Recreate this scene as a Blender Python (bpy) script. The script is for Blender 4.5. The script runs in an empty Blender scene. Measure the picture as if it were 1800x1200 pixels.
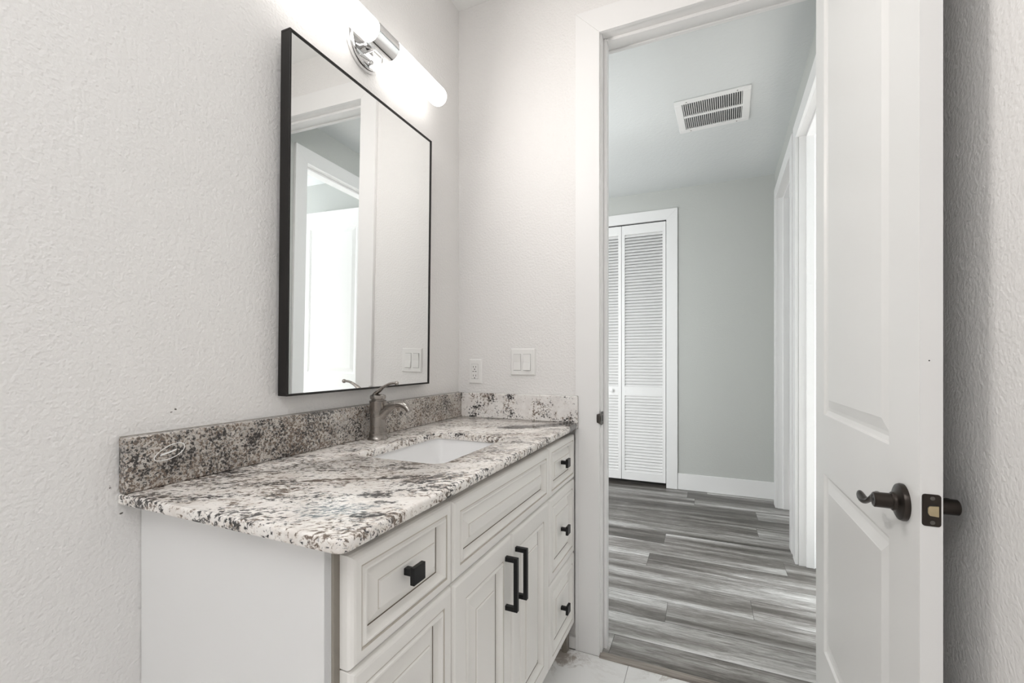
import bpy, bmesh, math, random
from mathutils import Vector, Matrix, Euler
random.seed(7)
S = bpy.context.scene
C = S.collection
PI = math.pi

# ------------------------------------------------------------------ camera
cd = bpy.data.cameras.new('camera')
cam = bpy.data.objects.new('camera', cd); C.objects.link(cam)
cd.sensor_width = 36.0; cd.sensor_fit = 'HORIZONTAL'
cd.lens = 778.44 / 1800 * 36.0
cd.shift_y = 30.53 / 1800
cd.clip_start = 0.02
cam.location = (0.9085, -1.5463, 1.0338)
cam.rotation_euler = (PI / 2, 0, 0.4118)
S.camera = cam

# ------------------------------------------------------------------ colour management, world, lights
S.view_settings.view_transform = 'Standard'
S.view_settings.look = 'None'
S.view_settings.gamma = 1.0
S.view_settings.exposure = 0.12
S.view_settings.use_curve_mapping = False
S.cycles.max_bounces = 10
S.cycles.diffuse_bounces = 6
S.cycles.glossy_bounces = 5
S.cycles.sample_clamp_indirect = 8.0

w = bpy.data.worlds.new('sky'); S.world = w; w.use_nodes = True
bg = w.node_tree.nodes['Background']
bg.inputs[0].default_value = (0.80, 0.90, 1.0, 1); bg.inputs[1].default_value = 1.2

def area(name, loc, rot, sx, sy, power, col):
    l = bpy.data.lights.new(name, 'AREA'); l.shape = 'RECTANGLE'; l.size = sx; l.size_y = sy
    l.energy = power; l.color = col
    o = bpy.data.objects.new(name, l); C.objects.link(o); o.location = loc; o.rotation_euler = rot
    return o
# added soft fill overhead, behind the camera; not a fixture of the bathroom
area('bath_overhead_fill', (0.66, -2.25, 2.405), (0, 0, 0), 0.60, 1.20, 14.0, (0.985, 0.99, 1.0))
# daylight through the windows of the two rooms off the hall
area('room_window_daylight', (4.34, 0.57, 1.40), (PI / 2, 0, PI / 2), 0.9, 1.3, 112.0, (0.93, 0.97, 1.0))
area('far_room_window_daylight', (3.34, 2.35, 1.45), (PI / 2, 0, PI / 2), 0.9, 1.0, 8.0, (0.90, 0.96, 1.0))
# added fills to brighten the hall, standing before its closed near and end walls
area('hall_near_fill', (-0.60, 0.13, 1.15), (PI / 2, 0, 0), 0.72, 1.9, 34.0, (0.97, 0.99, 1.0))
area('hall_end_fill', (-2.35, 1.20, 1.35), (PI / 2, 0, -PI / 2), 1.5, 1.9, 14.0, (0.97, 0.99, 1.0))
sl = bpy.data.lights.new('sun', 'SUN'); sl.energy = 55.0; sl.angle = math.radians(0.6); sl.color = (1.0, 0.97, 0.93)
sun = bpy.data.objects.new('sun', sl); C.objects.link(sun)
sd = Vector((-0.80, -0.02, -0.62))
sun.rotation_euler = sd.to_track_quat('-Z', 'Y').to_euler()
sun.location = (6, 0, 4)

# ------------------------------------------------------------------ material helpers
class NT:
    def __init__(s, m):
        s.t = m.node_tree; s.n = s.t.nodes; s.l = s.t.links
        s.b = s.n['Principled BSDF']
    def node(s, typ, **k):
        n = s.n.new(typ)
        for a, v in k.items(): setattr(n, a, v)
        return n
    def link(s, a, b): s.l.new(a, b)
    def set(s, n, i, v):
        if hasattr(v, 'is_output') or isinstance(v, bpy.types.NodeSocket): s.l.new(v, n.inputs[i])
        else: n.inputs[i].default_value = v
    def math(s, op, a, b=0.0, c=None, clamp=False):
        n = s.node('ShaderNodeMath', operation=op); n.use_clamp = clamp
        s.set(n, 0, a); s.set(n, 1, b)
        if c is not None: s.set(n, 2, c)
        return n.outputs[0]
    def ramp(s, v, a, b):          # smooth 0..1 between a and b
        n = s.node('ShaderNodeMapRange', interpolation_type='SMOOTHSTEP')
        s.set(n, 0, v); s.set(n, 1, a); s.set(n, 2, b); s.set(n, 3, 0.0); s.set(n, 4, 1.0)
        return n.outputs[0]
    def mix(s, f, a, b):
        n = s.node('ShaderNodeMix', data_type='RGBA')
        s.set(n, 0, f)
        for i, v in ((6, a), (7, b)):
            if isinstance(v, (tuple, list)): n.inputs[i].default_value = (v[0], v[1], v[2], 1)
            else: s.l.new(v, n.inputs[i])
        return n.outputs[2]
    def noise(s, vec, scale, detail=2.0, rough=0.5, dist=0.0):
        n = s.node('ShaderNodeTexNoise')
        if vec is not None: s.link(vec, n.inputs['Vector'])
        n.inputs['Scale'].default_value = scale; n.inputs['Detail'].default_value = detail
        n.inputs['Roughness'].default_value = rough; n.inputs['Distortion'].default_value = dist
        return n.outputs[0]
    def coord(s, rot=(0, 0, 0), scale=(1, 1, 1), loc=(0, 0, 0)):
        if not hasattr(s, 'pos'): s.pos = s.node('ShaderNodeNewGeometry').outputs['Position']
        n = s.node('ShaderNodeMapping')
        s.link(s.pos, n.inputs[0]); n.inputs[1].default_value = loc; n.inputs[2].default_value = rot; n.inputs[3].default_value = scale
        return n.outputs[0]
    def bump(s, h, strength, dist):
        n = s.node('ShaderNodeBump'); n.inputs['Strength'].default_value = strength; n.inputs['Distance'].default_value = dist
        s.link(h, n.inputs['Height']); s.link(n.outputs[0], s.b.inputs['Normal'])

def mat(name, col=(0.8, 0.8, 0.8), rough=0.5, metal=0.0, **k):
    m = bpy.data.materials.new(name); m.use_nodes = True
    b = m.node_tree.nodes['Principled BSDF']
    b.inputs['Base Color'].default_value = (*col, 1); b.inputs['Roughness'].default_value = rough; b.inputs['Metallic'].default_value = metal
    for a, v in k.items(): b.inputs[a.replace('_', ' ')].default_value = v
    return m

def wall_mat(name, col, bump=0.5, scale=75, spots=()):
    m = mat(name, col, 0.62); t = NT(m)
    v = t.coord()
    n1 = t.noise(v, scale, 1.0, 0.45, 0.0)
    n2 = t.noise(v, scale * 2.3, 1.0, 0.5)
    t.bump(t.math('ADD', n1, t.math('MULTIPLY', n2, 0.30)), bump, 0.0030)
    if spots:
        acc = None
        nz = t.noise(v, 260, 3.0, 0.7)
        for (x, y, z, ry, rz) in spots:
            s_ = t.coord(loc=(-x / 1.0, -y / ry, -z / rz), scale=(1.0, 1 / ry, 1 / rz))
            d = t.node('ShaderNodeVectorMath', operation='LENGTH'); t.link(s_, d.inputs[0])
            q = t.math('SUBTRACT', d.outputs['Value'], t.math('MULTIPLY', t.math('SUBTRACT', nz, 0.5), 4.0))
            q = t.math('SUBTRACT', 1.0, t.ramp(q, 0.55, 0.85))
            acc = q if acc is None else t.math('MAXIMUM', acc, q)
        t.link(t.mix(acc, col, (0.12, 0.11, 0.10)), t.b.inputs['Base Color'])
    return m

def granite(name, dark=0.0, splash=False, clump_amp=0.55, fine=1.0, stretch=1.0, base=((0.83, 0.795, 0.755), (0.70, 0.655, 0.61)), marks=False):
    m = mat(name, (0.8, 0.77, 0.72), 0.15); t = NT(m)
    t.coord()
    def cv(loc):
        n = t.node('ShaderNodeMapping', vector_type='TEXTURE'); t.link(t.pos, n.inputs[0])
        n.inputs[1].default_value = loc; n.inputs[2].default_value = (0, 0, 0.60); n.inputs[3].default_value = (stretch, 1 / stretch ** 0.4, 1)
        return n.outputs[0]
    vi = cv((0, 0, 0)); v2 = cv((3.1, 7.7, 1.3)); v3 = cv((9.3, 2.2, 4.4)); v4 = cv((1.3, 5.2, 8.4))
    P = t.node('ShaderNodeSeparateXYZ'); t.link(t.pos, P.inputs[0])
    clump = t.math('SUBTRACT', t.noise(vi, 13.0, 3.0, 0.6, 0.3), 0.5)
    clump2 = t.math('SUBTRACT', t.noise(v2, 17.0, 3.0, 0.6, 0.3), 0.5)
    speck = t.noise(v2, 215.0 * fine, 2.0, 0.55)
    fleck = t.noise(v3, 105.0 * fine, 4.0, 0.66, 0.5)
    blackn = t.noise(v4, 135.0 * fine, 4.0, 0.68, 0.4)
    den = dark
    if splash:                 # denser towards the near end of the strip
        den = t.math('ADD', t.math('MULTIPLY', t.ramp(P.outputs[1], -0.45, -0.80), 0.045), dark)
    elif marks:                # the same dense stone runs along the near end by the wall
        den = t.math('ADD', t.math('MULTIPLY', t.math('MULTIPLY', t.ramp(P.outputs[0], 0.20, 0.02), t.ramp(P.outputs[1], -0.80, -1.08)), 0.055), dark)
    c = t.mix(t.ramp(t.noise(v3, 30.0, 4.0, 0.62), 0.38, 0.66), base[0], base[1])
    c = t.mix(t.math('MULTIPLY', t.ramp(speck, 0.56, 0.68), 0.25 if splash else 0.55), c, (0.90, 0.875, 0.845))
    vb = t.math('ADD', t.math('ADD', fleck, t.math('MULTIPLY', clump, clump_amp)), den)
    vk = t.math('ADD', t.math('ADD', blackn, t.math('MULTIPLY', clump2, clump_amp * 1.25)), den)
    c = t.mix(t.math('MULTIPLY', t.ramp(vb, 0.525, 0.575), 0.45), c, (0.44, 0.36, 0.285))
    c = t.mix(t.math('MULTIPLY', t.ramp(vb, 0.575, 0.635), 0.90), c, (0.120, 0.085, 0.062))
    c = t.mix(t.math('MULTIPLY', t.ramp(vk, 0.555, 0.60), 0.40), c, (0.27, 0.265, 0.265))
    c = t.mix(t.math('MULTIPLY', t.ramp(vk, 0.595, 0.645), 0.95), c, (0.026, 0.024, 0.024))
    if marks:                  # single markings of this slab: a blue grey cloud, black flecks, a charcoal vein by the door
        nz = t.math('SUBTRACT', t.noise(v4, 38.0, 4.0, 0.65, 0.4), 0.5)
        def blob(x, y, rx, ry, ang, k):
            n = t.node('ShaderNodeMapping', vector_type='TEXTURE'); t.link(t.pos, n.inputs[0])
            n.inputs[1].default_value = (x, y, 0.80); n.inputs[2].default_value = (0, 0, ang); n.inputs[3].default_value = (rx, ry, 50.0)
            d = t.node('ShaderNodeVectorMath', operation='LENGTH'); t.link(n.outputs[0], d.inputs[0])
            return t.math('SUBTRACT', 1.0, t.ramp(t.math('ADD', d.outputs['Value'], t.math('MULTIPLY', nz, k)), 0.55, 1.05))
        b1 = blob(0.402, -1.050, 0.075, 0.042, 0.5, 3.0)
        c = t.mix(t.math('MULTIPLY', b1, t.ramp(blackn, 0.40, 0.60)), c, (0.15, 0.175, 0.19))
        for x, y, rx, ry, an in ((0.455, -1.044, 0.030, 0.014, 0.5), (0.411, -0.961, 0.034, 0.013, 0.5), (0.362, -0.865, 0.028, 0.012, 0.5), (0.353, -0.790, 0.030, 0.010, 0.4), (0.440, -0.990, 0.022, 0.009, 0.4), (0.250, -0.935, 0.040, 0.014, 0.5), (0.300, -0.900, 0.036, 0.012, 0.5)):
            col = (0.030, 0.027, 0.026) if x > 0.32 else (0.12, 0.088, 0.065)
            c = t.mix(t.math('MULTIPLY', blob(x, y, rx, ry, an, 4.0), t.ramp(fleck, 0.36, 0.50)), c, col)
        for x, y, rx, ry, an in ((0.350, -0.185, 0.105, 0.040, 0.65), (0.445, -0.090, 0.090, 0.045, 0.55), (0.480, -0.070, 0.045, 0.060, 0.3)):
            c = t.mix(t.math('MULTIPLY', blob(x, y, rx, ry, an, 2.4), t.ramp(blackn, 0.28, 0.42)), c, (0.050, 0.046, 0.045))
    t.link(c, t.b.inputs['Base Color'])
    return m

def plank_mat():
    m = mat('grey_vinyl_plank', (0.3, 0.3, 0.3), 0.34); t = NT(m)
    t.coord()
    P = t.node('ShaderNodeSeparateXYZ'); t.link(t.pos, P.inputs[0])
    RW, L = 0.1555, 1.22
    rv = t.math('DIVIDE', t.math('ADD', P.outputs[1], 10 * RW - 0.133), RW)
    row = t.math('FLOOR', rv); fr = t.math('FRACT', rv)
    wn = t.node('ShaderNodeTexWhiteNoise', noise_dimensions='1D'); t.link(row, wn.inputs['W'])
    xs = t.math('ADD', t.math('DIVIDE', P.outputs[0], L), t.math('ADD', wn.outputs['Value'], 20.0))
    col = t.math('FLOOR', xs); fx = t.math('FRACT', xs)
    cid = t.math('ADD', t.math('MULTIPLY', row, 7.31), t.math('MULTIPLY', col, 13.77))
    w2 = t.node('ShaderNodeTexWhiteNoise', noise_dimensions='1D'); t.link(cid, w2.inputs['W'])
    tone = w2.outputs['Value']
    cmb = t.node('ShaderNodeCombineXYZ')
    t.link(t.math('MULTIPLY', P.outputs[0], 1.0), cmb.inputs[0]); t.link(P.outputs[1], cmb.inputs[1]); t.link(t.math('MULTIPLY', cid, 3.1), cmb.inputs[2])
    def st(sx, sy):
        mp = t.node('ShaderNodeMapping'); t.link(cmb.outputs[0], mp.inputs[0]); mp.inputs[3].default_value = (sx, sy, 1); return mp.outputs[0]
    band = t.noise(st(0.8, 11.0), 1.0, 2.0, 0.5, 0.35)
    grain = t.noise(st(9.0, 95.0), 1.0, 6.0, 0.74, 0.6)
    fleck = t.noise(st(28.0, 260.0), 1.0, 4.0, 0.68, 0.3)
    v = t.math('ADD', t.math('MULTIPLY', t.math('SUBTRACT', band, 0.5), 1.9), t.math('ADD', t.math('MULTIPLY', t.math('SUBTRACT', grain, 0.5), 1.25), t.math('MULTIPLY', tone, 0.50)))
    v = t.math('ADD', v, 0.20)
    n = t.node('ShaderNodeValToRGB'); t.link(v, n.inputs[0])
    e = n.color_ramp.elements
    e[0].position = 0.0; e[0].color = (0.060, 0.054, 0.047, 1)
    e[1].position = 1.0; e[1].color = (0.70, 0.69, 0.68, 1)
    for p_, c_ in ((0.28, (0.130, 0.119, 0.108, 1)), (0.52, (0.25, 0.236, 0.222, 1)), (0.78, (0.47, 0.46, 0.445, 1))):
        q = e.new(p_); q.color = c_
    c = t.mix(t.math('MULTIPLY', t.ramp(fleck, 0.58, 0.70), 0.55), n.outputs[0], (0.07, 0.06, 0.052))
    seam = t.math('MAXIMUM', t.math('MAXIMUM', t.math('LESS_THAN', fr, 0.010), t.math('GREATER_THAN', fr, 0.992)), t.math('LESS_THAN', fx, 0.0016))
    c = t.mix(t.math('MULTIPLY', seam, 0.75), c, (0.03, 0.027, 0.024))
    t.link(c, t.b.inputs['Base Color'])
    t.bump(t.math('SUBTRACT', grain, t.math('MULTIPLY', seam, 0.8)), 0.25, 0.0012)
    return m

def tile_mat():
    m = mat('white_marble_tile', (0.8, 0.8, 0.8), 0.12); t = NT(m)
    v = t.coord()
    P = t.node('ShaderNodeSeparateXYZ'); t.link(t.pos, P.inputs[0])
    wv = t.noise(v, 3.2, 6.0, 0.62, 1.6)
    vein = t.math('SUBTRACT', 1.0, t.ramp(t.math('ABSOLUTE', t.math('SUBTRACT', wv, 0.5)), 0.0, 0.035))
    msk = t.ramp(t.noise(v, 1.7, 2.0, 0.5), 0.50, 0.62)
    s_ = t.coord(loc=(-0.445 / 0.075, 0.06 / 0.05, 0), scale=(1 / 0.075, 1 / 0.05, 0))
    d = t.node('ShaderNodeVectorMath', operation='LENGTH'); t.link(s_, d.inputs[0])
    br = t.math('SUBTRACT', 1.0, t.ramp(t.math('ADD', d.outputs['Value'], t.math('MULTIPLY', t.math('SUBTRACT', t.noise(v, 26, 4.0, 0.65, 1.2), 0.5), 3.0)), 0.35, 1.15))
    c = t.mix(t.math('MULTIPLY', t.math('MULTIPLY', vein, msk), 0.5), (0.88, 0.878, 0.87), (0.42, 0.37, 0.32))
    c = t.mix(t.math('MULTIPLY', br, 0.75), c, (0.27, 0.215, 0.17))
    T = 0.60
    fx = t.math('FRACT', t.math('DIVIDE', t.math('ADD', P.outputs[0], 6.0 - 0.669), T))
    fy = t.math('FRACT', t.math('DIVIDE', t.math('ADD', P.outputs[1], 6.0 + 0.50), T))
    g = t.math('MAXIMUM', t.math('LESS_THAN', fx, 0.004), t.math('LESS_THAN', fy, 0.004))
    c = t.mix(g, c, (0.42, 0.41, 0.40))
    t.link(c, t.b.inputs['Base Color'])
    return m

def strip_mat():
    m = mat('grey_wood_strip', (0.3, 0.28, 0.26), 0.4); t = NT(m)
    g = t.noise(t.coord(scale=(4, 110, 60)), 1.0, 4.0, 0.65, 0.4)
    t.link(t.mix(t.ramp(g, 0.3, 0.72), (0.13, 0.11, 0.095), (0.40, 0.36, 0.32)), t.b.inputs['Base Color'])
    return m

def brushed(name, col):
    m = mat(name, col, 0.27, 1.0); t = NT(m)
    n = t.noise(t.coord(scale=(25, 25, 25)), 1.0, 2.0, 0.5)
    t.link(t.math('ADD', t.math('MULTIPLY', n, 0.10), 0.22), t.b.inputs['Roughness'])
    return m

def emit(name, col, strength):
    m = mat(name, (1, 1, 1), 0.3)
    b = m.node_tree.nodes['Principled BSDF']
    b.inputs['Emission Color'].default_value = (*col, 1); b.inputs['Emission Strength'].default_value = strength
    return m

M = {}
M['wall'] = wall_mat('warm_white_wall_paint', (0.80, 0.788, 0.776), 0.62, 135,
                     spots=((0, -1.0452, 0.9350, 0.0035, 0.0012), (0, -1.0385, 0.9392, 0.0025, 0.0022), (0, -1.138, 0.8201, 0.0016, 0.0035), (0, -1.123, 0.772, 0.003, 0.0016)))
M['hallwall'] = wall_mat('grey_wall_paint', (0.52, 0.53, 0.51), 0.2, 110)
M['ceil'] = wall_mat('white_ceiling_paint', (0.84, 0.84, 0.83), 0.3, 90)
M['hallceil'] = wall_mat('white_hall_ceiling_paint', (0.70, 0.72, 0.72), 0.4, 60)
M['trim'] = mat('white_trim_paint', (0.83, 0.825, 0.82), 0.33)
M['door'] = mat('white_door_paint', (0.83, 0.825, 0.815), 0.30)
M['cab'] = mat('antique_white_cabinet_paint', (0.86, 0.845, 0.815), 0.34)
M['cabside'] = mat('white_cabinet_side_laminate', (0.82, 0.82, 0.815), 0.34)
M['cabframe'] = mat('gap_shade_face_frame_paint', (0.27, 0.245, 0.21), 0.45)  # glazed frame, darkened so its colour carries the shade between the fronts
M['glaze'] = mat('brown_glaze_line', (0.15, 0.12, 0.095), 0.5)
M['softglaze'] = mat('thin_brown_glaze', (0.60, 0.56, 0.50), 0.45)
M['black'] = mat('matte_black_metal', (0.018, 0.018, 0.019), 0.38, 0.6)
M['bronze'] = mat('oil_rubbed_bronze', (0.050, 0.042, 0.037), 0.30, 0.9)
M['screw'] = mat('dark_screw_metal', (0.16, 0.15, 0.14), 0.35, 1.0)
M['brass'] = mat('worn_brass', (0.55, 0.46, 0.30), 0.35, 1.0)
M['nickel'] = brushed('brushed_nickel', (0.335, 0.31, 0.288))
M['chrome'] = mat('polished_chrome', (0.80, 0.80, 0.80), 0.05, 1.0)
M['mirror'] = mat('mirror_silver', (0.90, 0.91, 0.905), 0.0, 1.0)
M['frame'] = mat('black_bronze_frame', (0.020, 0.018, 0.017), 0.32, 0.5)
M['tube'] = emit('lit_opal_glass', (1.0, 0.965, 0.93), 3.3)
M['plastic'] = mat('white_plastic', (0.83, 0.825, 0.81), 0.28)
M['slot'] = mat('dark_slot', (0.02, 0.02, 0.02), 0.6)
M['gap'] = mat('grey_plastic_gap', (0.22, 0.21, 0.20), 0.5)
M['porcelain'] = mat('white_porcelain', (0.86, 0.86, 0.86), 0.08)
M['granite'] = granite('speckled_granite_top', 0.004, marks=True, stretch=1.5, fine=1.05, base=((0.89, 0.86, 0.825), (0.78, 0.735, 0.69)))
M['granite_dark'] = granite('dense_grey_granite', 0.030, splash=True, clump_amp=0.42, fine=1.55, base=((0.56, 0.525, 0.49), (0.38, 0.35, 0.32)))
M['granite_light'] = granite('pale_granite', -0.022, clump_amp=0.85, fine=1.25, base=((0.84, 0.82, 0.80), (0.74, 0.71, 0.69)))
M['plank'] = plank_mat()
M['tile'] = tile_mat()
M['strip'] = strip_mat()
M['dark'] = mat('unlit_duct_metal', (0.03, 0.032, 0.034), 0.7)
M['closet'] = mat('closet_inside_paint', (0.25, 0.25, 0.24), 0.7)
M['chalk'] = mat('white_chalk', (0.85, 0.85, 0.84), 0.8)
M['caulk'] = mat('grey_caulk', (0.42, 0.40, 0.37), 0.6)
g_ = mat('window_glass', (1, 1, 1), 0.0); g_.node_tree.nodes['Principled BSDF'].inputs['Transmission Weight'].default_value = 1.0
M['glass'] = g_

# ------------------------------------------------------------------ object helpers
WM = {}
def tag(o, label=None, cat=None, group=None, kind=None):
    if label: o['label'] = label
    if cat: o['category'] = cat
    if group: o['group'] = group
    if kind: o['kind'] = kind
    return o
def obj(name, bm, mats, parent=None, smooth=None, world=True):
    """bm holds world coordinates (or the parent's own when world is False)"""
    bmesh.ops.recalc_face_normals(bm, faces=bm.faces)
    pm = WM[parent.name] if parent else Matrix.Identity(4)
    if parent and world: bmesh.ops.transform(bm, matrix=pm.inverted(), verts=bm.verts)
    me = bpy.data.meshes.new(name); bm.to_mesh(me); bm.free()
    for m in (mats if isinstance(mats, (list, tuple)) else [mats]): me.materials.append(M[m])
    if smooth:
        for p in me.polygons: p.use_smooth = True
        me.set_sharp_from_angle(angle=math.radians(smooth))
    o = bpy.data.objects.new(name, me); C.objects.link(o)
    if parent: o.parent = parent
    WM[o.name] = pm.copy()
    return o
def thing(name, label, cat, loc, rot=(0, 0, 0), group=None, kind=None):
    o = bpy.data.objects.new(name, None); C.objects.link(o)
    o.empty_display_size = 0.05
    o.location = loc; o.rotation_euler = rot
    WM[o.name] = Matrix.Translation(loc) @ Euler(rot).to_matrix().to_4x4()
    return tag(o, label, cat, group, kind)
def struct(name, bm, m, label=None, cat=None, smooth=None):
    return tag(obj(name, bm, m, smooth=smooth), label, cat, kind='structure')

def box(bm, x0, y0, z0, x1, y1, z1, bev=0.0, mi=0, seg=1):
    b2 = bmesh.new()
    vs = [b2.verts.new(p) for p in ((x0, y0, z0), (x1, y0, z0), (x1, y1, z0), (x0, y1, z0), (x0, y0, z1), (x1, y0, z1), (x1, y1, z1), (x0, y1, z1))]
    for f in ((0, 3, 2, 1), (4, 5, 6, 7), (0, 1, 5, 4), (1, 2, 6, 5), (2, 3, 7, 6), (3, 0, 4, 7)):
        b2.faces.new([vs[i] for i in f])
    if bev: bmesh.ops.bevel(b2, geom=b2.edges[:], offset=bev, segments=seg, affect='EDGES', profile=0.5)
    merge(bm, b2, mi)
def merge(bm, b2, mi=None):
    mp = {v: bm.verts.new(v.co) for v in b2.verts}
    for f in b2.faces:
        try:
            nf = bm.faces.new([mp[v] for v in f.verts]); nf.material_index = f.material_index if mi is None else mi
        except ValueError: pass
    b2.free()
def B(*a, **k):
    bm = bmesh.new(); box(bm, *a, **k); return bm
def frame_of(d):
    d = Vector(d).normalized(); a = Vector((0, 0, 1)) if abs(d.z) < 0.9 else Vector((1, 0, 0))
    u = d.cross(a).normalized(); return u, d.cross(u).normalized(), d
def lathe(bm, origin, axis, prof, seg=32, mi=0, caps=True):
    """prof: (radius, distance along axis)"""
    u, v, d = frame_of(axis); o = Vector(origin); rings = []
    for r, h in prof:
        if r < 1e-6: rings.append([bm.verts.new(o + d * h)])
        else: rings.append([bm.verts.new(o + d * h + u * (r * math.cos(2 * PI * i / seg)) + v * (r * math.sin(2 * PI * i / seg))) for i in range(seg)])
    for a, b in zip(rings, rings[1:]):
        for i in range(seg):
            j = (i + 1) % seg
            if len(a) == 1 and len(b) == 1: continue
            if len(a) == 1: f = bm.faces.new((a[0], b[i], b[j]))
            elif len(b) == 1: f = bm.faces.new((a[i], a[j], b[0]))
            else: f = bm.faces.new((a[i], a[j], b[j], b[i]))
            f.material_index = mi
    if caps:
        for r in (rings[0], rings[-1]):
            if len(r) > 1: bm.faces.new(r).material_index = mi
def catmull(pts, n):
    P = [Vector(p) for p in pts]; out = []
    P = [P[0] * 2 - P[1]] + P + [P[-1] * 2 - P[-2]]
    for i in range(1, len(P) - 2):
        for k in range(n):
            t = k / n
            out.append(0.5 * ((2 * P[i]) + (P[i + 1] - P[i - 1]) * t + (2 * P[i - 1] - 5 * P[i] + 4 * P[i + 1] - P[i + 2]) * t * t + (3 * P[i] - P[i - 1] - 3 * P[i + 1] + P[i + 2]) * t ** 3))
    out.append(P[-2]); return out
def sweep(bm, pts, secs, seg=16, up=(0, 0, 1), mi=0, n=6, roll=None):
    """tube along points; secs = (half width, half height) per point; width is across `up`"""
    pts4 = catmull(pts, n)
    sc = catmull([(a, b, 0) for a, b in secs], n)
    rl = [v[0] for v in catmull([(r, 0, 0) for r in (roll or [0] * len(pts))], n)]
    rings = []
    for i, p in enumerate(pts4):
        d = (pts4[min(i + 1, len(pts4) - 1)] - pts4[max(i - 1, 0)]).normalized()
        s = d.cross(Vector(up)).normalized(); t = s.cross(d).normalized()
        ca, sa = math.cos(rl[i]), math.sin(rl[i])
        s, t = s * ca + t * sa, t * ca - s * sa
        rings.append([bm.verts.new(p + s * (sc[i][0] * math.cos(2 * PI * k / seg)) + t * (sc[i][1] * math.sin(2 * PI * k / seg))) for k in range(seg)])
    for a, b in zip(rings, rings[1:]):
        for i in range(seg):
            j = (i + 1) % seg; bm.faces.new((a[i], a[j], b[j], b[i])).material_index = mi
    for r in (rings[0], rings[-1]): bm.faces.new(r).material_index = mi
def prism(bm, poly, ax, a, b, mi=0, bev=0.0):
    """polygon in the plane across axis ax, pulled from a to b"""
    b2 = bmesh.new()
    def P(p, h):
        return {'x': (h, p[0], p[1]), 'y': (p[0], h, p[1]), 'z': (p[0], p[1], h)}[ax]
    lo = [b2.verts.new(P(p, a)) for p in poly]; hi = [b2.verts.new(P(p, b)) for p in poly]
    n = len(poly)
    b2.faces.new(lo); b2.faces.new(hi)
    for i in range(n): b2.faces.new((lo[i], lo[(i + 1) % n], hi[(i + 1) % n], hi[i]))
    bmesh.ops.recalc_face_normals(b2, faces=b2.faces)
    if bev: bmesh.ops.bevel(b2, geom=b2.edges[:], offset=bev, segments=2, affect='EDGES', profile=0.5)
    merge(bm, b2, mi)
def panel(bm, y0, y1, z0, z1, prof, mis, fx=1.0, x0=0.0, last=0):
    """rectangular rings in the yz plane: prof = (inset, x); material index per ring step"""
    rings = []
    for ins, x in prof:
        rings.append([bm.verts.new((x0 + fx * x, y, z)) for y, z in ((y0 + ins, z0 + ins), (y1 - ins, z0 + ins), (y1 - ins, z1 - ins), (y0 + ins, z1 - ins))])
    for k, (a, b) in enumerate(zip(rings, rings[1:])):
        for i in range(4):
            j = (i + 1) % 4; bm.faces.new((a[i], a[j], b[j], b[i])).material_index = mis[k] if k < len(mis) else 0
    bm.faces.new(rings[-1]).material_index = last
    return rings
def rrect(x0, y0, x1, y1, r, n=6):
    out = []
    for cx, cy, a0 in ((x1 - r, y1 - r, 0), (x0 + r, y1 - r, PI / 2), (x0 + r, y0 + r, PI), (x1 - r, y0 + r, 1.5 * PI)):
        for k in range(n + 1):
            a = a0 + PI / 2 * k / n; out.append((cx + r * math.cos(a), cy + r * math.sin(a)))
    return out

# ================================================================== SETTING
BC, HC = 2.43, 2.39          # ceiling heights: bathroom, hall
RWX = 1.283                  # bathroom right wall
JL, JR, JT = 0.5755, 1.2345, 2.175   # bathroom door opening

struct('floor', B(-0.10, -3.45, -0.12, 1.40, -0.016, 0.0), 'tile', 'white marble look tile floor of the bathroom', 'floor')
struct('floor_hall', B(-2.60, -0.016, -0.12, 1.60, 4.10, 0.0), 'plank', 'grey wood plank floor of the hall', 'floor')
struct('floor_room', B(1.60, -2.0, -0.12, 4.60, 4.10, 0.0), 'plank', 'plank floor of the rooms off the hall', 'floor')
struct('ceiling', B(-0.10, -3.45, BC, 1.40, 0.05, BC + 0.1), 'ceil', 'white bathroom ceiling', 'ceiling')
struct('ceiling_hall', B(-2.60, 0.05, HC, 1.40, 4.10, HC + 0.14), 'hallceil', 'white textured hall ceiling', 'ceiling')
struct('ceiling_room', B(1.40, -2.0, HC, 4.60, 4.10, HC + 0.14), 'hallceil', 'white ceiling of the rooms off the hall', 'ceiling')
struct('wall_left', B(-0.10, -3.45, 0.0, 0.0, 0.0, BC), 'wall', 'left bathroom wall of textured warm white paint behind the mirror', 'wall')
struct('wall_right', B(RWX, -3.45, 0.0, RWX + 0.10, 0.0, BC), 'wall', 'right bathroom wall behind the open door', 'wall')
struct('wall_front', B(0, -3.45, 0, RWX, -3.35, BC), 'wall', 'end wall of the bathroom, behind the camera', 'wall')
# partition between the bathroom and the hall, each side in its own paint
bm = bmesh.new()
for y0, y1, mi in ((0.0, 0.05, 0), (0.05, 0.10, 1)):
    xa = -0.10 if mi == 0 else -2.5
    xb = RWX + 0.02 if mi == 0 else 1.305
    zt = BC if mi == 0 else HC
    box(bm, xa, y0, 0, JL - 0.0185, y1, zt, mi=mi); box(bm, JR + 0.0185, y0, 0, xb, y1, zt, mi=mi); box(bm, JL - 0.0185, y0, JT + 0.0185, JR + 0.0185, y1, zt, mi=mi)
struct('wall_back', bm, ['wall', 'hallwall'], 'bathroom wall with the doorway to the hall', 'wall')

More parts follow.
